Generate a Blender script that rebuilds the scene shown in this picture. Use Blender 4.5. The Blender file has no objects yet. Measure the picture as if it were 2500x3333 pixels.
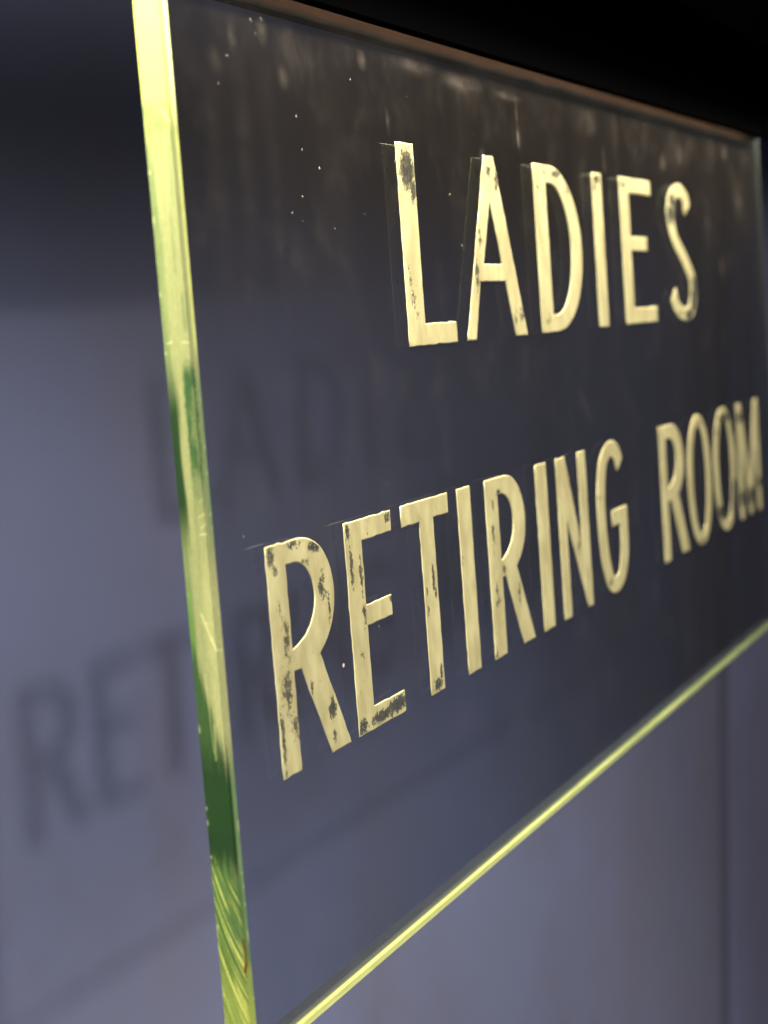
import bpy, bmesh, math, random
import numpy as np
from mathutils import Matrix, Vector

S = bpy.context.scene
C = S.collection
random.seed(7)
rng = np.random.default_rng(7)
MM = 0.001
TOP = 1.70                       # height of the pane's top edge above the (unseen) floor


def P(u, v, w):
    """u along the pane, v down from its top edge, w back from its front face (metres)."""
    return Vector((u, w, TOP - v))


# ------------------------------------------------------------------ camera
cam = bpy.data.cameras.new('camera')
cam_o = bpy.data.objects.new('camera', cam)
C.objects.link(cam_o)
S.camera = cam_o
_r = Vector((0.44525793, -0.89227754, -0.07474061))
_d = Vector((-0.13608465, 0.01506704, -0.99058263))
_f = Vector((0.88500076, 0.45123583, -0.11471655))
_pos = P(-0.35928005, 0.09727693, -0.23513059)
cam_o.matrix_world = Matrix(((_r.x, -_d.x, -_f.x, _pos.x), (_r.y, -_d.y, -_f.y, _pos.y),
                             (_r.z, -_d.z, -_f.z, _pos.z), (0, 0, 0, 1)))
cam.sensor_fit = 'VERTICAL'
cam.sensor_height = 36.0
cam.sensor_width = 27.0
cam.lens = 5198.1 / 3333.0 * 36.0
cam.clip_start = 0.01
cam.clip_end = 50
cam.dof.use_dof = True
cam.dof.focus_distance = 0.515
cam.dof.aperture_fstop = 10.5

# ------------------------------------------------------------------ world: a dim indoor room
Wd = bpy.data.worlds.new('World')
S.world = Wd
Wd.use_nodes = True
Wd.node_tree.nodes['Background'].inputs[0].default_value = (0.75, 0.72, 0.80, 1)
Wd.node_tree.nodes['Background'].inputs[1].default_value = 0.03

# ------------------------------------------------------------------ lamps
WALL = 0.256                     # the wall stands this far behind the pane's front face at its near end,
WALL_U, WALL_V = -0.0953, 0.0453     # and runs a few degrees out of line with it
LAMP = P(-1.79, -0.80, -2.54)


def aim(o, loc, target):
    o.location = loc
    o.rotation_euler = (target - loc).to_track_quat('-Z', 'Y').to_euler()


spot = bpy.data.lights.new('gallery_spot', 'SPOT')
spot.energy = 435
spot.spot_size = math.radians(30)
spot.spot_blend = 0.5
spot.shadow_soft_size = 0.085
spot.color = (1.0, 0.93, 0.80)
spot_o = bpy.data.objects.new('gallery_spot', spot)
C.objects.link(spot_o)
aim(spot_o, LAMP, P(0.05, 0.90, 0.25))   # its beam is shuttered off along the top of the sign

panel = bpy.data.lights.new('broad_fill', 'AREA')  # unseen broad fill light, added to soften the spot's shadows
panel.shape = 'DISK'
panel.size = 2.0
panel.energy = 25
panel.spread = math.radians(60)
panel.color = (1.0, 0.94, 0.84)
broad_o = bpy.data.objects.new('broad_fill', panel)
C.objects.link(broad_o)
aim(broad_o, LAMP + Vector((0.0, 0.0, 0.0)), P(0.0, 0.28, 0.0))

# the lamp that sits in the channel and shines down into the pane's top edge
tube = bpy.data.lights.new('channel_tube', 'AREA')
tube.shape = 'RECTANGLE'
tube.size = 0.62
tube.size_y = 0.007
tube.energy = 6.0
tube.color = (1.0, 0.93, 0.70)
tube_o = bpy.data.objects.new('channel_tube', tube)
C.objects.link(tube_o)
tube_o.location = P(0.323, -0.014, 0.0052)

# unseen strip light added to brighten the upper row, grazing the face of the pane
graze = bpy.data.lights.new('graze_fill', 'AREA')
graze.shape = 'RECTANGLE'
graze.size = 0.64
graze.size_y = 0.006
graze.energy = 3.6
graze.spread = math.radians(80)
graze.color = (1.0, 0.90, 0.70)
graze_o = bpy.data.objects.new('graze_fill', graze)
C.objects.link(graze_o)
graze_o.location = P(0.323, -0.037, -0.027)

# an unseen fill light added at the left; it keeps the shade behind the beam from going black
side = bpy.data.lights.new('side_fill', 'AREA')
side.shape = 'DISK'
side.size = 0.7
side.energy = 21
side.color = (1.0, 0.92, 0.84)
side_o = bpy.data.objects.new('side_fill', side)
C.objects.link(side_o)
aim(side_o, P(-2.3, 0.35, -0.75), P(0.3, 0.0, 0.2))

# ------------------------------------------------------------------ exposure
S.view_settings.view_transform = 'Standard'
S.view_settings.look = 'None'
S.view_settings.exposure = 0.0
S.view_settings.gamma = 1.0
S.render.engine = 'CYCLES'
S.cycles.use_denoising = True
S.cycles.max_bounces = 8
S.cycles.transparent_max_bounces = 16


# ------------------------------------------------------------------ helpers
def link(name, mesh, mat=None, parent=None):
    o = bpy.data.objects.new(name, mesh)
    C.objects.link(o)
    if mat:
        mesh.materials.append(mat)
    if parent:
        o.parent = parent
        o.matrix_parent_inverse = parent.matrix_world.inverted()
    return o


def boxes(name, bs, mat, parent=None, bevel=0.0):
    bm = bmesh.new()
    for (u0, u1, v0, v1, w0, w1) in bs:
        a, b = P(u0, v1, w0), P(u1, v0, w1)
        vs = [bm.verts.new((x, y, z)) for z in (a.z, b.z) for y in (a.y, b.y) for x in (a.x, b.x)]
        for f in ((0, 2, 3, 1), (4, 5, 7, 6), (0, 1, 5, 4), (2, 6, 7, 3), (0, 4, 6, 2), (1, 3, 7, 5)):
            bm.faces.new([vs[i] for i in f])
    if bevel:
        bmesh.ops.bevel(bm, geom=list(bm.edges), offset=bevel, segments=2, affect='EDGES')
    me = bpy.data.meshes.new(name)
    bm.to_mesh(me)
    bm.free()
    return link(name, me, mat, parent)


class NT:
    """tiny node-tree writer"""

    def __init__(self, name):
        self.m = bpy.data.materials.new(name)
        self.m.use_nodes = True
        self.t = self.m.node_tree
        self.t.nodes.clear()
        self.out = self.t.nodes.new('ShaderNodeOutputMaterial')

    def n(self, kind, props=None, **ins):
        nd = self.t.nodes.new('ShaderNode' + kind)
        for k, v in (props or {}).items():
            setattr(nd, k, v)
        for k, v in ins.items():
            key = int(k[1:]) if k[0] == 'i' and k[1:].isdigit() else k.replace('_', ' ')
            self.set(nd.inputs[key], v)
        return nd

    def set(self, sock, v):
        if hasattr(v, 'is_output') or isinstance(v, bpy.types.NodeSocket):
            self.t.links.new(v, sock)
        elif isinstance(v, bpy.types.Node):
            self.t.links.new(v.outputs[0], sock)
        else:
            sock.default_value = v

    def math(self, op, a, b=0.0, c=0.0, clamp=False):
        nd = self.t.nodes.new('ShaderNodeMath')
        nd.operation = op
        nd.use_clamp = clamp
        for i, x in enumerate((a, b, c)):
            self.set(nd.inputs[i], x)
        return nd.outputs[0]

    def mix(self, f, a, b):
        nd = self.t.nodes.new('ShaderNodeMix')
        nd.data_type = 'RGBA'
        self.set(nd.inputs[0], f)
        self.set(nd.inputs[6], a)
        self.set(nd.inputs[7], b)
        return nd.outputs[2]

    def ramp(self, x, lo, hi):
        nd = self.t.nodes.new('ShaderNodeMapRange')
        nd.interpolation_type = 'SMOOTHSTEP'
        self.set(nd.inputs[0], x)
        nd.inputs[1].default_value = lo
        nd.inputs[2].default_value = hi
        return nd.outputs[0]

    def coords(self):
        """world position as (u, v, w) in millimetres of the pane; the pane never moves"""
        g = self.t.nodes.new('ShaderNodeTexCoord')
        s = self.t.nodes.new('ShaderNodeSeparateXYZ')
        self.t.links.new(g.outputs['Object'], s.inputs[0])
        u = self.math('MULTIPLY', s.outputs[0], 1000.0)
        v = self.math('MULTIPLY_ADD', s.outputs[2], -1000.0, TOP * 1000.0)
        w = self.math('MULTIPLY', s.outputs[1], 1000.0)
        return g, u, v, w

    def ellipse(self, u, v, cu, cv, ru, rv, k=1.0):
        a = self.math('POWER', self.math('MULTIPLY', self.math('SUBTRACT', u, cu), 1.0 / ru), 2.0)
        b = self.math('POWER', self.math('MULTIPLY', self.math('SUBTRACT', v, cv), 1.0 / rv), 2.0)
        d = self.math('SQRT', self.math('ADD', a, b))
        return self.math('MULTIPLY', self.math('SUBTRACT', 1.35, d, clamp=True), k)

    def noise(self, vec, scale, detail=3.0, rough=0.55, sc=None):
        if sc:
            mp = self.t.nodes.new('ShaderNodeMapping')
            self.set(mp.inputs[0], vec)
            mp.inputs['Scale'].default_value = sc
            vec = mp.outputs[0]
        return self.n('TexNoise', Vector=vec, Scale=scale, Detail=detail, Roughness=rough).outputs[0]

    def done(self, sh):
        self.set(self.out.inputs[0], sh.outputs[0] if isinstance(sh, bpy.types.Node) else sh)
        return self.m


# ------------------------------------------------------------------ materials
def wall_material(name, col_a, col_b):
    t = NT(name)
    g, u, v, w = t.coords()
    big = t.noise(g.outputs['Object'], 5.0, 3)
    fine = t.noise(g.outputs['Object'], 380.0, 2)
    runs = t.noise(g.outputs['Object'], 7.0, 3, 0.5, (1.0, 1.0, 0.12))
    col = t.mix(t.ramp(big, 0.35, 0.68), col_a, col_b)
    col = t.mix(t.math('MULTIPLY', t.ramp(runs, 0.42, 0.72), 0.55), col, (0.082, 0.073, 0.094, 1))
    stain = t.noise(g.outputs['Object'], 16.0, 4, 0.6)
    col = t.mix(t.math('MULTIPLY', t.ramp(stain, 0.5, 0.8), 0.30), col, (0.055, 0.052, 0.070, 1))
    bump = t.n('Bump', Strength=0.12, Distance=0.0006, Height=fine)
    return t.done(t.n('BsdfPrincipled', Base_Color=col, Roughness=0.85, Normal=bump.outputs[0],
                      **{'Specular_IOR_Level': 0.2}))


def glass_material(name, tint, mirror, dusty):
    """clear cast sheet: straight-through light that dims with the slant of the path, a Schlick mirror term,
    and dirt lying on the face"""
    t = NT(name)
    geo = t.n('NewGeometry')
    dot = t.t.nodes.new('ShaderNodeVectorMath')
    dot.operation = 'DOT_PRODUCT'
    t.set(dot.inputs[0], geo.outputs['Incoming'])
    t.set(dot.inputs[1], geo.outputs['Normal'])
    c = t.math('ABSOLUTE', dot.outputs['Value'])
    slant = t.math('SUBTRACT', t.math('DIVIDE', 1.0, t.math('MAXIMUM', c, 0.12)), 1.15)
    ch = t.n('CombineColor')
    for i in range(3):
        t.set(ch.inputs[i], t.math('POWER', tint[i], t.math('MAXIMUM', slant, 0.08)))
    sh = t.n('BsdfTransparent', Color=ch.outputs[0])
    if mirror:
        fr = t.math('MULTIPLY_ADD', t.math('POWER', t.math('SUBTRACT', 1.0, c, clamp=True), 5.0), 0.96, 0.04)
        gloss = t.n('BsdfGlossy', Color=(0.9, 0.92, 0.9, 1), Roughness=0.015 if dusty else 0.07)
        sh = t.n('MixShader', i0=fr, i1=sh.outputs[0], i2=gloss.outputs[0])
    if dusty:
        g, u, v, w = t.coords()
        obj = g.outputs['Object']
        streak = t.noise(obj, 26.0, 3, 0.6, (1.0, 1.0, 0.16))
        blot = t.noise(obj, 42.0, 4, 0.6)
        edge = t.noise(obj, 120.0, 3, 0.6, (0.5, 1.0, 1.0))
        film = t.math('MULTIPLY', t.ramp(streak, 0.40, 0.75), 0.0025)
        film = t.math('ADD', film, t.math('MULTIPLY', t.ramp(blot, 0.5, 0.8), 0.007))
        film = t.math('ADD', film, 0.006)
        # dirt gathers towards the clamp
        near = t.ramp(v, 42.0, 2.0)
        film = t.math('ADD', film, t.math('MULTIPLY', t.math('MULTIPLY', near, t.ramp(blot, 0.38, 0.72)), 0.010))
        rim = t.ramp(t.math('MULTIPLY_ADD', edge, -3.4, t.math('SUBTRACT', 3.4, v)), -0.6, 1.6)
        film = t.math('ADD', film, t.math('MULTIPLY', rim, 0.06))
        # single smears, laid down per point of the face
        at = t.n('Attribute', {'attribute_name': 'smear'})
        film = t.math('ADD', film, t.math('MULTIPLY', at.outputs['Fac'], t.math('ADD', t.ramp(edge, 0.3, 0.7), 0.25)))
        # bright specks
        vo = t.n('TexVoronoi', {'feature': 'F1'}, Vector=obj, Scale=75.0, Randomness=1.0)
        sel = t.n('SeparateColor', Color=vo.outputs['Color'])
        rad = t.math('MULTIPLY', t.math('POWER', sel.outputs[1], 4.0), 0.05)
        pick = t.math('GREATER_THAN', sel.outputs[0], 0.90)
        sp = t.math('MULTIPLY', t.math('LESS_THAN', vo.outputs['Distance'], rad), pick)
        film = t.math('ADD', film, t.math('MULTIPLY', sp, 0.5))
        film = t.math('MINIMUM', film, 0.9)
        tone = t.mix(rim, (0.62, 0.53, 0.45, 1), (0.55, 0.25, 0.12, 1))
        dirt = t.n('BsdfDiffuse', Color=tone)
        sh = t.n('MixShader', i0=film, i1=sh.outputs[0], i2=dirt.outputs[0])
    return t.done(sh)


# smears on the front face: u, v, half-width, half-height in mm, strength
SMEARS = [(242.3, 20, 1.3, 10, .10), (242.6, 27, 1.6, 4, .22), (21, 22, 4, 4, .06), (31, 14, 2.2, 3.4, .10),
          (48, 10, 3, 4, .10), (58, 22, 3, 4, .07), (110, 12, 3, 3, .12), (440, 26, 6, 5, .10),
          (562, 14, 5, 5, .16), (470, 20, 5, 6, .12), (330, 14, 9, 6, .08), (150, 9, 14, 3, .12),
          (190, 11, 18, 3.0, .14), (235, 12, 12, 1.6, .16), (205, 37, 3, 3, .10), (18, 60, 6, 40, .012),
          (33, 48, 5, 34, .013), (48, 70, 4, 40, .010), (590, 40, 12, 14, .06), (520, 55, 10, 18, .03),
          (300, 60, 3, 12, .06), (347, 30, 2.5, 6, .08), (126, 30, 1.5, 4, .10), (545, 78, 6, 8, .05)]

M_front = glass_material('sheet_front_face', (0.665, 0.71, 0.775), True, True)
M_inner = glass_material('inner_mirror_plane', (0.97, 0.975, 0.97), True, False)
M_back = glass_material('sheet_back_face', (0.85, 0.86, 0.87), False, False)

t = NT('black_paint')
M_black = t.done(t.n('BsdfPrincipled', Base_Color=(0.0005, 0.0005, 0.0006, 1), Roughness=0.95,
                     **{'Specular_IOR_Level': 0.0}))
t = NT('black_screw')
M_screw = t.done(t.n('BsdfPrincipled', Base_Color=(0.02, 0.02, 0.018, 1), Roughness=0.5, Metallic=0.6))
t = NT('scribed_line')
M_scribe = t.done(t.n('MixShader', i0=0.028, i1=t.n('BsdfTransparent').outputs[0],
                      i2=t.n('BsdfDiffuse', Color=(0.75, 0.7, 0.62, 1)).outputs[0]))


def gold_material(name, spots, base_wear):
    """worn gilding: warm pale gold, rubbed through to a dull olive-grey ground at the listed spots (mm)"""
    t = NT(name)
    g, u, v, w = t.coords()
    obj = g.outputs['Object']
    fine = t.noise(obj, 560.0, 4, 0.65, (1.0, 1.0, 0.55))
    speck = t.noise(obj, 1500.0, 3, 0.6, (1.0, 1.0, 0.7))
    grain = t.noise(obj, 170.0, 3, 0.55, (1.0, 1.0, 0.35))
    m = None
    for (cu, cv, ru, rv, k) in spots:
        e = t.ellipse(u, v, cu, cv, ru, rv, k)
        m = e if m is None else t.math('MAXIMUM', m, e)
    if m is None:
        m = 0.0
    rag = t.math('ADD', t.math('MULTIPLY', t.math('SUBTRACT', fine, 0.5), 2.3),
                 t.math('MULTIPLY', t.math('SUBTRACT', speck, 0.5), 1.7))
    mask = t.ramp(t.math('ADD', t.math('ADD', m, rag), base_wear), 0.44, 0.80)
    # the sides of the letters keep their gilding
    geo = t.n('NewGeometry')
    nx = t.t.nodes.new('ShaderNodeSeparateXYZ')
    t.set(nx.inputs[0], geo.outputs['True Normal'])
    face = t.math('GREATER_THAN', t.math('ABSOLUTE', nx.outputs[1]), 0.985)
    mask = t.math('MULTIPLY', mask, face)
    gold = t.mix(t.ramp(grain, 0.35, 0.7), (0.35, 0.33, 0.185, 1), (0.26, 0.24, 0.13, 1))
    tarn = t.noise(obj, 75.0, 4, 0.65, (1.0, 1.0, 0.45))
    gold = t.mix(t.math('MULTIPLY', t.ramp(tarn, 0.36, 0.70), 0.75), gold, (0.215, 0.185, 0.095, 1))
    ground = t.mix(t.ramp(speck, 0.4, 0.65), (0.018, 0.018, 0.014, 1), (0.085, 0.080, 0.045, 1))
    col = t.mix(mask, gold, ground)
    bump = t.n('Bump', Strength=0.25, Distance=0.0002,
               Height=t.math('SUBTRACT', t.math('MULTIPLY', grain, 0.5), mask))
    rough = t.math('MULTIPLY_ADD', mask, 0.25, 0.42)
    sh = t.n('BsdfPrincipled', Base_Color=col, Roughness=rough, Metallic=t.math('MULTIPLY_ADD', mask, -0.2, 0.2),
             Normal=bump.outputs[0])
    bare = t.math('MULTIPLY', mask, t.math('MULTIPLY_ADD', t.ramp(fine, 0.62, 0.38), 0.5, 0.4))
    return t.done(t.n('MixShader', i0=bare, i1=sh.outputs[0], i2=t.n('BsdfTransparent').outputs[0]))


def edge_material(name, through):
    """sawn and part-polished end of the sheet; the per-point colour holds the finish of the cut and its painted glow"""
    t = NT(name)
    at = t.n('Attribute', {'attribute_name': 'finish'})
    d = t.n('BsdfDiffuse', Color=at.outputs['Color'])
    tr = t.n('BsdfTranslucent', Color=at.outputs['Color'])
    sh = t.n('MixShader', i0=through, i1=d.outputs[0], i2=tr.outputs[0])
    gl = t.n('BsdfGlossy', Color=(1, 1, 1, 1), Roughness=0.3)
    sh = t.n('MixShader', i0=0.03, i1=sh.outputs[0], i2=gl.outputs[0])
    return t.done(sh)


M_edge = edge_material('cut_edge', 0.4)
M_low = edge_material('ground_lower_edge', 0.08)

# ------------------------------------------------------------------ setting: the wall
M_wall = wall_material('blue_grey_paint', (0.075, 0.081, 0.132, 1), (0.079, 0.089, 0.158, 1))
M_wall2 = wall_material('bluer_paint', (0.076, 0.083, 0.143, 1), (0.082, 0.092, 0.170, 1))


def skew(o):
    for vtx in o.data.vertices:
        vtx.co.y += WALL_U * vtx.co.x + WALL_V * (TOP - vtx.co.z)
    o['kind'] = 'structure'


t = NT('dark_joint')
M_joint = t.done(t.n('BsdfDiffuse', Color=(0.060, 0.062, 0.098, 1)))
SEAM = 1.135
skew(boxes('wall', [(-1.6, SEAM - 0.023, -0.9, TOP, WALL, WALL + 0.05)], M_wall, bevel=0.003))
skew(boxes('wall_right', [(SEAM + 0.023, 3.2, -0.9, TOP, WALL + 0.004, WALL + 0.05)], M_wall2, bevel=0.004))
skew(boxes('wall_joint', [(SEAM - 0.0228, SEAM + 0.0228, -0.9, TOP, WALL + 0.006, WALL + 0.012)], M_joint))

# ------------------------------------------------------------------ the black channel and beam that hold the sign
LEN, HGT, THK = 0.6466, 0.300, 0.0104
beam = bpy.data.objects.new('sign_holder', None)
C.objects.link(beam)
beam.location = P(0.8, -0.16, 0.01)
bpy.context.view_layer.update()
beam['label'] = 'matt black overhead holder gripping the top edge of the clear sign'
beam['category'] = 'sign holder'
boxes('beam', [(-0.12, 1.75, -0.16, -0.0292, -0.012, 0.03)], M_black, beam, 0.001)
boxes('strip_shield', [(-0.02, LEN + 0.02, -0.16, -0.028, -0.047, -0.043), (-0.02, LEN + 0.02, -0.160, -0.045, -0.0428, -0.0122)], M_black, beam, 0.0005)  # added lip that hides the strip light from the camera
boxes('channel', [(-0.004, LEN + 0.006, -0.029, 0.0, -0.005, -0.0006),
                  (-0.004, LEN + 0.006, -0.029, 0.0, THK + 0.0006, THK + 0.005)], M_black, beam, 0.0004)


def screw(u, v, w):
    bm = bmesh.new()
    for (r0, r1, dep, z) in ((0.0030, 0.0024, 0.0012, 0.0),):
        bmesh.ops.create_cone(bm, cap_ends=True, segments=20, radius1=r0, radius2=r1, depth=dep)
    bmesh.ops.rotate(bm, verts=bm.verts, matrix=Matrix.Rotation(math.radians(90), 3, 'X'))
    sl = bmesh.ops.create_cube(bm, size=1.0)['verts']
    bmesh.ops.scale(bm, verts=sl, vec=(0.0042, 0.0005, 0.0007))
    bmesh.ops.translate(bm, verts=sl, vec=(0, -0.0007, 0))
    bmesh.ops.translate(bm, verts=bm.verts, vec=P(u, v, w))
    me = bpy.data.meshes.new('screw')
    bm.to_mesh(me)
    bm.free()
    return link('screw', me, M_screw, beam)


for su in (0.04, 0.34, 0.61):
    screw(su, -0.046, -0.0475)

# ------------------------------------------------------------------ the sign
sign = bpy.data.objects.new('hanging_sign', None)
C.objects.link(sign)
sign.location = P(LEN / 2, HGT, THK / 2)
bpy.context.view_layer.update()
sign['label'] = 'clear green-edged hanging sign with raised gold letters reading LADIES RETIRING ROOM'
sign['category'] = 'sign'

# clear faces (front, back) of the pane
T0 = -0.004
YR = 0.0022                # ground part of the far end; the rest of it is polished clear
INN = 0.0024             # added reflecting plane; the back face appears this deep through the sheet
me = bpy.data.meshes.new('clear_pane')
nu_, nv_ = 360, 170
gu, gv = np.linspace(0, LEN, nu_ + 1), np.linspace(T0, HGT, nv_ + 1)
fv = [P(u, v, 0) for v in gv for u in gu]
ff = [(j * (nu_ + 1) + i, (j + 1) * (nu_ + 1) + i, (j + 1) * (nu_ + 1) + i + 1, j * (nu_ + 1) + i + 1)
      for j in range(nv_) for i in range(nu_)]
nf = len(ff)
for w_, v1_ in ((INN, HGT), (THK, HGT)):
    k = len(fv)
    fv += [P(0.0003, T0, w_), P(LEN - 0.0003, T0, w_), P(LEN - 0.0003, v1_ - 0.0002, w_), P(0.0003, v1_ - 0.0002, w_)]
    ff.append((k, k + 1, k + 2, k + 3))
k = len(fv)
fv += [P(LEN, T0, YR), P(LEN, T0, THK), P(LEN, HGT - 0.0002, THK), P(LEN, HGT - 0.0002, YR)]
ff += [(k, k + 1, k + 2, k + 3)]
me.from_pydata(fv, [], ff)
for m_ in (M_front, M_inner, M_back):
    me.materials.append(m_)
me.polygons[nf].material_index = 1
for i_ in (1, 2):
    me.polygons[nf + i_].material_index = 2
sm = np.zeros(len(fv), dtype=np.float32)
GU, GV = np.meshgrid(gu * 1000, gv * 1000)
acc = np.zeros_like(GU)
for (cu, cv, ru, rv, kk) in SMEARS:
    e = np.clip(1.35 - np.hypot((GU - cu) / ru, (GV - cv) / rv), 0, 1) ** 1.6
    acc += e * kk * 0.28
sm[:acc.size] = acc.ravel()
at_ = me.attributes.new('smear', 'FLOAT', 'POINT')
at_.data.foreach_set('value', sm)
link('clear_pane', me, None, sign)


# ---- cut edges, with the finish of the cut and its painted glow stored per point
def smooth(x, a, b):
    q = np.clip((x - a) / (b - a), 0, 1)
    return q * q * (3 - 2 * q)


def vnoise(x, y, seed):
    """value noise, vectorised"""
    r = np.random.default_rng(seed)
    tab = r.random((257, 257))
    xi, yi = np.floor(x).astype(int), np.floor(y).astype(int)
    fx, fy = x - xi, y - yi
    fx, fy = fx * fx * (3 - 2 * fx), fy * fy * (3 - 2 * fy)
    g = lambda i, j: tab[i % 257, j % 257]
    return (g(xi, yi) * (1 - fx) + g(xi + 1, yi) * fx) * (1 - fy) + (g(xi, yi + 1) * (1 - fx) + g(xi + 1, yi + 1) * fx) * fy


def grid_strip(name, point, nu, nv, colour, label=None):
    a = np.linspace(0, 1, nu + 1)
    b = np.linspace(0, 1, nv + 1)
    B, A = np.meshgrid(b, a)
    pts = [point(x, y) for x, y in zip(A.ravel(), B.ravel())]
    idx = lambda i, j: i * (nv + 1) + j
    faces = [(idx(i, j), idx(i, j + 1), idx(i + 1, j + 1), idx(i + 1, j)) for i in range(nu) for j in range(nv)]
    me = bpy.data.meshes.new(name)
    me.from_pydata(pts, [], faces)
    rgb = colour(A.ravel(), B.ravel())
    ca = me.color_attributes.new('finish', 'FLOAT_COLOR', 'POINT')
    ca.data.foreach_set('color', np.c_[rgb, np.ones(len(rgb))].astype(np.float32).ravel())
    o = link(name, me, M_low if name == 'bottom_edge' else M_edge, sign)
    if label:
        o['label'] = label
    return o


def lerp(c, k, col):
    k = np.clip(k, 0, 1)[:, None]
    return c * (1 - k) + np.array(col)[None] * k


YEL = (0.55, 0.60, 0.125)
OLIVE = (0.265, 0.285, 0.125)
PALE = (0.37, 0.385, 0.17)
DARK = (0.017, 0.044, 0.014)
GREEN = (0.085, 0.155, 0.055)
LITEGR = (0.13, 0.225, 0.095)


def left_finish_glow(A, B):
    v = A * HGT * 1000          # mm down
    w = B * THK * 1000          # mm back from the front face
    n1 = vnoise(v * 0.25, w * 0.9, 1)
    n2 = vnoise(v * 1.3, w * 2.6, 2)
    lon = vnoise(v * 0.07, w * 3.2, 3)       # long streaks along the cut
    c = np.tile(np.array(OLIVE)[None], (len(v), 1))
    c = lerp(c, (1 - smooth(v + 10 * (n1 - .5), 18, 50)) * 1.0, YEL)  # brighter towards the top: the sheet's glow is painted into the colour
    c = lerp(c, (1 - smooth(w, 0.3, 2.2)) * (1 - smooth(v, 30, 44)) * 0.8, (0.95, 0.93, 0.45))
    c = lerp(c, (1 - smooth(w, 0.2, 1.6)) * smooth(v, 40, 46) * (1 - smooth(v, 96, 104)) * 0.5, (0.78, 0.80, 0.22))
    # greener, scuffed start of the polished stretch
    c = lerp(c, smooth(v, 33, 36) * (1 - smooth(v, 40, 52)) * smooth(w, 0.8, 2.4) * (0.15 + 0.5 * n1), GREEN)
    # back corner goes green down the length
    c = lerp(c, smooth(w + 1.4 * (lon - .5), 7.6, 9.6) * smooth(v, 34, 60) * 0.6, GREEN)
    # thin dark lines inside
    for (v0, v1, w0, ww, k) in ((62, 80, 4.6, .35, .5), (83, 95, 3.2, .4, .7), (83, 94, 2.0, .22, .4), (44, 62, 3.4, .3, .3),
                                (140, 168, 5.2, .5, .3)):
        c = lerp(c, smooth(v, v0, v0 + 3) * (1 - smooth(v, v1 - 1, v1)) * np.exp(-((w - w0) / ww) ** 2) * k, GREEN)
    # first dark inclusion: front-centre block, and a dark back corner beside it
    blk = smooth(v + 2 * (n2 - .5), 101, 106) * (1 - smooth(v + 5 * (n1 - .5), 127, 150))
    blk = blk * smooth(w + 0.5 * (n2 - .5), 1.0, 1.7) * (1 - smooth(w + 0.6 * (n2 - .5), 4.9, 5.8))
    c = lerp(c, blk * (0.6 + 0.4 * smooth(n1 * .7 + n2 * .3, 0.25, 0.6)), (0.04, 0.095, 0.032))
    c = lerp(c, smooth(v, 103, 112) * (1 - smooth(v, 140, 160)) * (1 - smooth(w, 0.9, 1.5)) * 0.7, LITEGR)
    c = lerp(c, smooth(v, 98, 118) * (1 - smooth(v, 140, 158)) * smooth(w + 0.9 * (lon - .5), 7.0, 8.2), DARK)
    c = lerp(c, smooth(v, 158, 172) * smooth(w, 8.4, 9.6) * 0.8, (0.10, 0.22, 0.04))
    # pale middle stretch
    c = lerp(c, smooth(v, 150, 168) * (1 - smooth(v, 205, 214)) * (1 - smooth(w + 1.2 * (lon - .5), 4.0, 6.2)) * 0.8, PALE)
    # dark stretch creeping in from the back corner, then across
    cr = 10.6 - 7.0 * smooth(v, 172, 216)
    ck = smooth(w + 1.9 * (lon - .5), cr - 1.5, cr + 1.0) * smooth(v, 168, 186)
    c = lerp(c, ck * (1 - smooth(v, 246, 262)), (0.04, 0.088, 0.026))
    full = smooth(v + 6 * (lon - .5) + 3 * (n2 - .5), 203, 219) * (1 - smooth(v + 7 * (lon - .5), 236, 254))
    c = lerp(c, full * smooth(w, 1.0, 1.5), DARK)
    c = lerp(c, smooth(v, 214, 224) * (1 - smooth(v, 222, 240)) * 0.5 * smooth(w, 1, 2), (0.018, 0.06, 0.014))
    c = lerp(c, full * (1 - smooth(w, 1.0, 1.5)), LITEGR)
    # saw-marked stretch: bowed fine ridges on green turning yellow
    tail = smooth(v + 7 * (lon - .5), 239, 247)
    base = np.tile(np.array(GREEN)[None], (len(v), 1))
    base = lerp(base, smooth(w, 4.5, 8.5) * 0.5, (0.10, 0.22, 0.04))
    base = lerp(base, smooth(v + 8 * (n1 - .5), 258, 284), (0.29, 0.36, 0.075))
    base = lerp(base, (1 - smooth(w, 0.6, 1.3)) * (1 - smooth(v, 258, 272)), LITEGR)
    ph2 = v + 1.5 * w + 0.10 * w * w + 5.0 * vnoise(v * 0.05, w * 0.12, 6)
    ln = 0.6 * vnoise(ph2 * 1.1, w * 0.12, 5) + 0.4 * vnoise(ph2 * 2.3, w * 0.25, 8)
    rid = smooth(ln, 0.50, 0.66)
    val = smooth(0.6 * vnoise(ph2 * 0.9, w * 0.12, 15) + 0.4 * vnoise(ph2 * 2.1, w * 0.25, 9), 0.46, 0.62)
    mid = smooth(w, 1.2, 3.2)
    base = lerp(base, rid * mid * 0.85, (0.60, 0.62, 0.16))
    base = lerp(base, val * mid * 0.85, (0.05, 0.12, 0.025))
    c = c * (1 - tail[:, None]) + base * tail[:, None]
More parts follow.
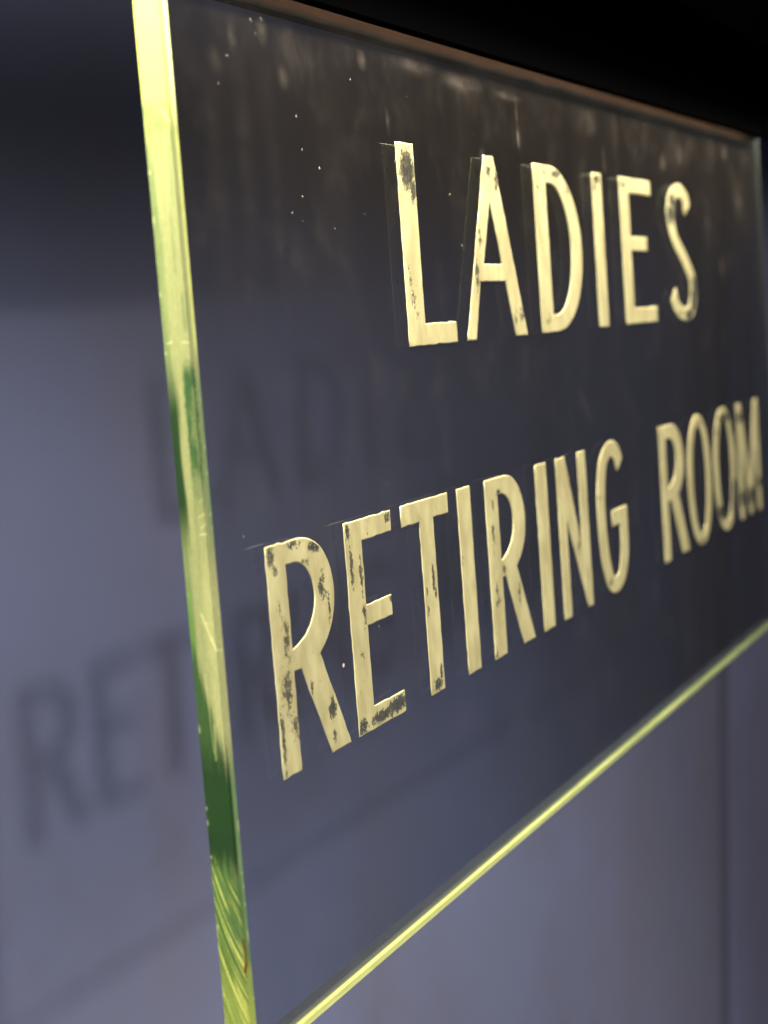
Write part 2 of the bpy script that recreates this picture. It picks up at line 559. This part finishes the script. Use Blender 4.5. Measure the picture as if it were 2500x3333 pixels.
    # light scratches
    for (v0, w0, v1, w1, r, k) in ((36.5, 4.6, 39.5, 2.6, .35, .7), (42, 4.4, 45, 4.0, .3, .4), (97, 7.8, 97.4, 9.4, .25, .7),
                                   (97.5, 2.2, 97.2, 4.6, .22, .6), (143.5, 2.2, 144.4, 4.0, .22, .6), (146.2, 2.2, 147.5, 3.7, .22, .6),
                                   (149, 2.2, 149.2, 4.2, .22, .8), (139.5, 2.4, 140.4, 3.6, .2, .5),
                                   (171, 6.2, 178, 3.6, .3, .8), (178, 3.6, 181, 2.2, .35, .9), (181, 2.2, 181, .5, .3, .8),
                                   (173.4, 5.2, 173.7, 4.2, .25, .6), (202, 5.2, 212, 5.6, .3, .5), (188, 6.8, 210, 6.0, .2, .4)):
        d = np.array((v1 - v0, w1 - w0))
        L2 = (d ** 2).sum()
        q = np.clip(((v - v0) * d[0] + (w - w0) * d[1]) / L2, 0, 1)
        dist = np.hypot(v - v0 - q * d[0], w - w0 - q * d[1])
        c = lerp(c, np.exp(-(dist / (r * 0.8)) ** 2) * k * 0.6, (0.80, 0.82, 0.36))
    # rust-brown thread caught in the cut
    for (v0, w0, v1, w1, r) in ((263.3, 2.0, 266, 1.5, .28), (266, 1.5, 270, 1.6, .22), (270, 1.6, 272.5, 2.2, .42), (272.5, 2.2, 274, 2.0, .2)):
        d = np.array((v1 - v0, w1 - w0))
        q = np.clip(((v - v0) * d[0] + (w - w0) * d[1]) / (d ** 2).sum(), 0, 1)
        dist = np.hypot(v - v0 - q * d[0], w - w0 - q * d[1])
        c = lerp(c, 1.3 * np.exp(-(dist / r) ** 4), (0.16, 0.045, 0.008))
    # chips along the two arrises, fine scuffing everywhere
    chip = smooth(vnoise(v * 0.55, w * 0.4, 41), 0.80, 0.95) * (1 - smooth(w + 0.5 * (n2 - .5), 0.25, 0.7))
    chip += smooth(vnoise(v * 0.5, w * 0.4, 42), 0.80, 0.95) * smooth(w + 0.5 * (n2 - .5), 9.6, 10.1)
    c = lerp(c, chip * 0.35, (0.70, 0.74, 0.35))
    scuff = vnoise(v * 0.5, w * 5.0, 43) * 0.5 + vnoise(v * 3.0, w * 4.0, 44) * 0.5
    c *= (0.80 + 0.40 * scuff)[:, None]
    return np.clip(c, 0.002, 0.98)


def bottom_finish_glow(A, B):
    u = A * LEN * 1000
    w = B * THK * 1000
    c = np.tile(np.array((0.92, 0.88, 0.29))[None], (len(u), 1))  # yellow glow of light inside the sheet, painted as colour
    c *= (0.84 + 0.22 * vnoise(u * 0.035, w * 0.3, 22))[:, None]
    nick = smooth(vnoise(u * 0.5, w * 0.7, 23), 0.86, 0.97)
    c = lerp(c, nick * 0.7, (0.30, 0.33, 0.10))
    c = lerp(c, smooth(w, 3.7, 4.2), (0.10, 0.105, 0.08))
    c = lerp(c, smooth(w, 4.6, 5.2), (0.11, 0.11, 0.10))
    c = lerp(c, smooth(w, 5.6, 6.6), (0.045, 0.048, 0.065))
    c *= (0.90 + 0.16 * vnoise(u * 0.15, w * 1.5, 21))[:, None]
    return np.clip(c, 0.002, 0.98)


def right_finish(A, B):
    v = A * HGT * 1000
    w = B * THK * 1000
    c = np.tile(np.array((0.085, 0.078, 0.05))[None], (len(v), 1))
    c = lerp(c, smooth(v, 80, 150), (0.05, 0.048, 0.045))
    c *= (0.8 + 0.4 * vnoise(v * 0.1, w * 1.0, 31))[:, None]
    return np.clip(c, 0.002, 0.98)


grid_strip('end_edge', lambda a, b: P(0, a * HGT, b * THK), 1100, 44, left_finish_glow,
           'thick sawn end glowing yellow-green with dark green polished stretches')
grid_strip('bottom_edge', lambda a, b: P(a * LEN, HGT, b * THK), 260, 24, bottom_finish_glow, 'thin glowing yellow lower edge')
grid_strip('end_edge', lambda a, b: P(LEN, a * HGT, b * YR), 120, 12, right_finish, 'dull olive far end')


# ------------------------------------------------------------------ raised letters (outlines in mm on the pane)
def bez(p0, p1, p2, p3, n=14):
    out = []
    for i in range(1, n + 1):
        s = i / n
        out.append(tuple((1 - s) ** 3 * a + 3 * (1 - s) ** 2 * s * b + 3 * (1 - s) * s * s * c + s ** 3 * d
                         for a, b, c, d in zip(p0, p1, p2, p3)))
    return out


def quarter(p0, p3, vert_first, k=0.56):
    (x0, y0), (x3, y3) = p0, p3
    if vert_first:
        return bez(p0, (x0, y0 + k * (y3 - y0)), (x3 - k * (x3 - x0), y3), p3)
    return bez(p0, (x0 + k * (x3 - x0), y0), (x3, y3 - k * (y3 - y0)), p3)


def oval(cx, cy, rx, ry, n=56, e=2.15):
    o = []
    for i in range(n):
        a = 2 * math.pi * i / n
        c, s = math.cos(a), math.sin(a)
        o.append((cx + rx * math.copysign(abs(c) ** (2 / e), c), cy + ry * math.copysign(abs(s) ** (2 / e), s)))
    return o


def spline(pts, n=10):
    out = []
    q = [tuple(2 * a - b for a, b in zip(pts[0], pts[1]))] + list(pts) + [tuple(2 * a - b for a, b in zip(pts[-1], pts[-2]))]
    for i in range(1, len(q) - 2):
        for j in range(n):
            s = j / n
            out.append(tuple(0.5 * (2 * q[i][k] + (q[i + 1][k] - q[i - 1][k]) * s
                                    + (2 * q[i - 1][k] - 5 * q[i][k] + 4 * q[i + 1][k] - q[i + 2][k]) * s * s
                                    + (3 * q[i][k] - q[i - 1][k] - 3 * q[i + 1][k] + q[i + 2][k]) * s ** 3) for k in (0, 1)))
    out.append(tuple(pts[-1]))
    return out


def pen(path, a, b):
    """outline of a broad-pen stroke: a = half width of uprights, b = half width of flats"""
    lf, rt = [], []
    for i, (x, y) in enumerate(path):
        x0, y0 = path[max(i - 1, 0)]
        x1, y1 = path[min(i + 1, len(path) - 1)]
        dx, dy = x1 - x0, y1 - y0
        l = math.hypot(dx, dy)
        nx, ny = -dy / l, dx / l
        h = math.hypot(a * nx, b * ny)
        lf.append((x + nx * h, y + ny * h))
        rt.append((x - nx * h, y - ny * h))
    return lf, rt


def glyph_R(s, kx, st):
    X = lambda x: s + x * kx
    t0, b0 = 156.8, 224.8
    out = [(X(0), t0), (X(18.5), t0)]
    out += quarter((X(18.5), t0), (X(38.7), 175.0), False)
    out += bez((X(38.7), 175.0), (X(38.7), 184.5), (X(33.5), 189.5), (X(27.2), 193.2))
    out += [(X(42.4), b0), (X(29.9), b0), (X(15.4), 195.2), (s + st, 195.2), (s + st, b0), (X(0), b0)]
    inn = [(s + st, 163.6), (X(15.6), 163.6)]
    inn += quarter((X(15.6), 163.6), (X(26.4), 175.0), False)
    inn += bez((X(26.4), 175.0), (X(26.4), 181.5), (X(20.5), 187.0), (s + st, 188.6))
    return [out, inn]


def rect(x0, x1, y0, y1):
    return [[(x0, y0), (x1, y0), (x1, y1), (x0, y1)]]


def glyph_E(x0, x1, t0, b0, a1, a2, a3, m0, m1):
    return [[(x0, t0), (a1, t0), (a1, t0 + 7.0), (x1, t0 + 7.0), (x1, m0), (a2, m0), (a2, m1), (x1, m1),
             (x1, b0 - 7.4), (a3, b0 - 7.4), (a3, b0), (x0, b0)]]


T1, B1, T2, B2 = 36.2, 104.6, 156.8, 224.8
s_path = spline([(478.5, 48.5), (474.0, 41.5), (463.0, 38.6), (451.0, 43.0), (447.2, 53.0), (453.5, 63.5), (470.0, 74.5),
                 (481.5, 84.5), (481.6, 95.0), (473.5, 101.6), (462.0, 102.0), (451.0, 98.0), (445.5, 91.5)])
s_l, s_r = pen(s_path, 6.2, 3.4)
g_path = spline([(343.6, 168.2), (339.0, 162.0), (331.0, 159.6), (320.5, 165.0), (315.4, 178.0), (314.6, 193.0), (317.0, 208.0),
                 (322.5, 218.6), (330.0, 221.8), (338.5, 218.5), (343.6, 210.0), (344.9, 198.0), (344.9, 187.7)])
g_l, g_r = pen(g_path, 5.3, 3.6)
g_in = g_r[:-12] + [p for p in g_r[-12:] if p[1] > 195.2]
d_out = [(255.8, T1), (274.0, T1)] + quarter((274.0, T1), (309.4, 71.0), False) + quarter((309.4, 71.0), (274.0, B1), True) + [(255.8, B1)]
d_in = [(269.6, 43.4), (273.0, 43.4)] + quarter((273.0, 43.4), (296.0, 71.0), False) + quarter((296.0, 71.0), (273.0, 97.6), True) + [(269.6, 97.6)]

LETTERS = [
    # character, outlines, wear spots (u, v, half-width, half-height, strength), overall wear, label
    ('L', [[(130.0, T1), (143.8, T1), (143.8, 97.2), (170.2, 97.2), (170.2, B1), (130.0, B1)]],
     [(137.6, 45, 6.0, 7.5, 1.3), (141.5, 52, 2.6, 5, 1.1), (134.0, 82, 1.6, 6, .55), (135.5, 89.5, 2.2, 4.5, .66), (138, 95, 1.5, 3, .5)], .0,
     'gold letter L rubbed bare at its top'),
    ('A', [[(205.3, T1), (214.6, T1), (239.2, B1), (227.3, B1), (219.2, 83.2), (194.7, 83.2), (187.6, B1), (179.2, B1)],
           [(208.6, 53.5), (217.3, 76.7), (199.0, 76.7)]],
     [(209.5, 42, 3.4, 2.6, .85), (215.8, 46, 1.9, 4.5, .95), (196.6, 67, 2.0, 6, .66), (191.6, 81, 2.6, 7, .8), (234, 96, 3, 4, .65), (227.5, 98, 2, 4, .6)], .0, None),
    ('D', [d_out, d_in],
     [(268, 39.5, 3, 1.8, .66), (282, 39.4, 6, 2.0, .9), (296, 45, 4, 3.5, .62), (260, 45, 4, 2.5, .55), (263, 100, 4, 3, .5)], .0, None),
    ('I', rect(327.8, 340.6, T1, B1), [(334, 39.0, 5.5, 2.4, .95), (331, 42, 2.5, 3, .7)], .0, None),
    ('E', glyph_E(366.2, 379.4, T1, B1, 414.0, 404.8, 415.6, 63.6, 70.2), [(371.5, 39.8, 5, 2.4, .74)], .0, None),
    ('S', [s_l + s_r[::-1]],
     [(451, 44, 6, 4.2, 1.2), (447, 51, 7, 6, 1.15), (485, 88, 5, 6, 1.2), (483, 97, 9, 8, 1.5), (472, 103, 9, 4, 1.1), (457, 101.5, 5, 2, .75)], .0,
     'gold letter S worn away along its lower curve'),
    ('R', glyph_R(25.3, 1.0, 11.0),
     [(27.8, 160, 3.6, 4, .78), (29.5, 163.5, 2.5, 3, .66), (41, 158.4, 5, 1.6, .7), (53.6, 161.0, 4.6, 2.2, .98), (56.3, 173.5, 2.6, 5.5, .82),
      (60, 180, 1.4, 6, .6), (30.2, 175, 1.8, 3, .5), (33.2, 185, 2.4, 9, .66), (31.5, 199, 3.8, 9, .68), (27.0, 213, 1.3, 12, .8),
      (34.3, 211, 2.4, 6, .66), (57.0, 211.5, 2.9, 4.2, .92), (57.0, 220.2, 1.2, 2.4, .9), (47, 164.6, 5, 1.4, .6), (45.5, 203, 1.2, 5, .6)], .03,
     'gold letter R flaking along its stem and bowl'),
    ('E', glyph_E(73.0, 84.4, T2, B2, 105.8, 102.4, 107.0, 184.3, 191.2),
     [(75.0, 160, 1.8, 4, .9), (76.2, 170, 1.3, 9, .85), (82.3, 175, 1.5, 8, .82), (82.8, 187, 1.6, 5, .7), (103, 159.0, 3, 2.2, .72),
      (101.6, 185.8, 1.4, 1.6, .8), (75.5, 222.4, 4, 3.4, 1.0), (89, 222.2, 9, 2.6, 1.0), (101, 221, 8, 3.2, 1.15), (79, 200, 1.2, 2, .5)], .02,
     'gold letter E with its foot rubbed bare'),
    ('T', [[(113.6, T2), (151.5, T2), (151.5, 164.0), (138.7, 164.0), (138.7, B2), (127.4, B2), (127.4, 164.0), (113.6, 164.0)]],
     [(135.2, 185, 1.4, 6.5, .9), (136.5, 190, 1.2, 4, .75), (129.3, 189, .9, 2.5, .7), (129.5, 195, .9, 2.5, .7), (133.2, 221.8, 4.6, 2.6, 1.05), (136.2, 218.5, 1.6, 3.5, .9)], .0, None),
    ('I', rect(159.8, 171.5, T2, B2), [(160.6, 181.5, 1.0, 5, .6)], -.05, None),
    ('R', glyph_R(185.0, 0.99, 11.9),
     [(191.8, 166, 1.4, 5, .6), (190.4, 178, 2.4, 8, .66), (197.6, 163, 2.6, 2.2, 1.0), (199, 192.6, 3.4, 2, .72), (191.0, 199, 2.2, 3, .72), (190.8, 204, 2.5, 3, .8),
      (212.6, 204, 2, 6, .74), (186, 222.5, 2, 3, .7)], .0, None),
    ('I', rect(237.1, 249.4, T2, B2), [], -.05, None),
    ('N', [[(260.9, T2), (271.6, T2), (287.3, 199.0), (287.3, T2), (297.2, T2), (297.2, B2), (291.0, B2), (270.0, 183.0), (270.0, B2), (260.9, B2)]],
     [(283, 197, 3, 4, .62), (292, 211, 2, 4, .6)], .0, None),
    ('G', [g_in + [(339.6, 194.9), (328.6, 194.9), (328.6, 187.7)] + g_l[::-1]],
     [(322, 219.5, 5, 3, .58), (312, 180, 4, 2.5, .55)], .0, None),
    ('R', glyph_R(406.6, 1.05, 10.2), [(425, 158, 6, 1.5, .4)], -.06, None),
    ('O', [oval(476.4, 191.1, 22.4, 35.0), oval(476.4, 191.1, 13.2, 28.8)], [(478, 161.5, 7, 3, .66), (474.5, 224.2, 10, 2.0, .7)], -.05, None),
    ('O', [oval(529.0, 191.1, 22.8, 35.0), oval(529.0, 191.1, 13.8, 28.8)],
     [(531, 162.8, 18, 4.2, 1.1), (548, 168, 6, 8, .8), (512, 168, 6, 4, .8), (547.5, 205, 8, 6, 1.5), (544, 214, 9, 8, 1.5), (516, 214.5, 9, 4.5, 1.4), (527, 219.0, 9, 1.6, 1.1)], -.05,
     'gold letter O with its lower right side missing'),
    ('M', [[(560.0, T2), (569.4, T2), (585.2, 204.0), (601.4, T2), (611.0, T2), (611.0, B2), (602.8, B2), (602.8, 180.0), (588.0, B2),
            (582.4, B2), (567.8, 180.0), (567.8, B2), (560.0, B2)]],
     [(566, 165.5, 9, 4, 1.0), (565, 212.5, 9, 5, 1.3), (585, 213.5, 9, 6, 1.3), (606, 208, 9, 4, 1.3)], -.05,
     'gold letter M with broken gilding across its feet'),
]


def rough_outline(pts):
    """break long straight runs and let the hand-cut edge wander a little"""
    out = []
    n = len(pts)
    for i in range(n):
        (x0, y0), (x1, y1) = pts[i], pts[(i + 1) % n]
        l = math.hypot(x1 - x0, y1 - y0)
        k = max(1, int(l / 2.6))
        for j in range(k):
            s = j / k
            jt = 0.05 if j == 0 else 0.11
            out.append((x0 + (x1 - x0) * s + random.gauss(0, jt), y0 + (y1 - y0) * s + random.gauss(0, jt)))
    return out


def letter_mesh(name, outlines):
    cu = bpy.data.curves.new(name, 'CURVE')
    cu.dimensions = '2D'
    cu.fill_mode = 'BOTH'
    cu.extrude = 0.00012
    cu.bevel_depth = 0.00036
    cu.bevel_resolution = 0
    cu.offset = -0.00036
    for o in outlines:
        q = rough_outline(o)
        sp = cu.splines.new('POLY')
        sp.points.add(len(q) - 1)
        for p, (x, y) in zip(sp.points, q):
            p.co = (x * MM, -y * MM, 0, 1)
        sp.use_cyclic_u = True
    ob = bpy.data.objects.new('tmp', cu)
    C.objects.link(ob)
    bpy.context.view_layer.update()
    dg = bpy.context.evaluated_depsgraph_get()
    me = bpy.data.meshes.new_from_object(ob.evaluated_get(dg))
    bpy.data.objects.remove(ob)
    bpy.data.curves.remove(cu)
    me.name = name
    # curve (x, y, z) -> pane: x along, y up, +z towards the viewer
    me.transform(Matrix(((1, 0, 0, 0), (0, 0, -0.5, -0.00004), (0, 1, 0, TOP), (0, 0, 0, 1))))
    return me


for ch, outs, wear, bw, lab in LETTERS:
    me = letter_mesh('letter', outs)
    me.materials.clear()
    mat = gold_material('worn_gilding_' + ch.lower(), wear, bw)
    o = bpy.data.objects.new('letter', me)
    C.objects.link(o)
    me.materials.append(mat)
    o.parent = sign
    o.matrix_parent_inverse = sign.matrix_world.inverted()
    if lab:
        o['label'] = lab

# fine layout lines scribed beside the letters
for (u0, u1, v) in ((118.0, 129.6, 37.6), (244.0, 255.2, 37.6), (314.5, 326.0, 37.7), (353.0, 364.6, 37.6),
                    (15, 25.0, 155.6), (62.0, 73.0, 155.9)):
    boxes('scribed_line', [(u0 * MM, u1 * MM, (v - .09) * MM, (v + .09) * MM, -0.00012, -0.00003)], M_scribe, sign)

# loose specks and lint stuck to the front face: too many and too small to pick apart
bm = bmesh.new()
spec = [(rng.uniform(5, 640), abs(rng.normal(0, 70)) + 4, rng.uniform(.10, .24), rng.uniform(.8, 2.2), rng.uniform(0, 3.14)) for _ in range(26)]
spec += [(64, 33.5, .42, 1.1, .6), (76, 48, .5, 1.2, .3), (83, 66, .16, 5, .5), (57, 62, .16, 5, 1.5), (27.5, 20, .25, 3, .2), (42, 8.5, .30, 4, .7),
         (48, 7.5, .30, 4, .4), (44, 12, .2, 3, .9), (22, 28, .3, 1.2, 0), (66, 43, .2, 3, 0), (64, 57, .4, 1.3, 0), (101, 19, .4, 1.2, .7),
         (129, 43, .35, 1.2, .2), (104, 61, .3, 1.2, .2), (172, 52, .5, 1.2, .2), (180, 70, .45, 1.3, .5), (15, 152, .3, 1.4, 2.4), (105, 148, .3, 1.4, 2.2), (92, 193, .35, 1.3, 2.2)]
for (u, v, r, asp, a) in spec:
    r *= 0.72
    ring = []
    for i in range(6):
        th = 2 * math.pi * i / 6
        x, y = r * asp * math.cos(th) * rng.uniform(.7, 1.2), r * math.sin(th) * rng.uniform(.7, 1.2)
        ring.append(bm.verts.new(P((u + x * math.cos(a) - y * math.sin(a)) * MM, (v + x * math.sin(a) + y * math.cos(a)) * MM, -0.00008)))
    tip = bm.verts.new(P(u * MM, v * MM, -0.00022))
    for i in range(6):
        bm.faces.new((ring[i], ring[(i + 1) % 6], tip))
me = bpy.data.meshes.new('dust_specks')
bm.to_mesh(me)
bm.free()
t = NT('pale_lint')
lint = link('dust_specks', me, t.done(t.n('MixShader', i0=0.32, i1=t.n('BsdfTransparent').outputs[0], i2=t.n('BsdfDiffuse', Color=(0.72, 0.64, 0.48, 1)).outputs[0])), sign)
lint['kind'] = 'stuff'
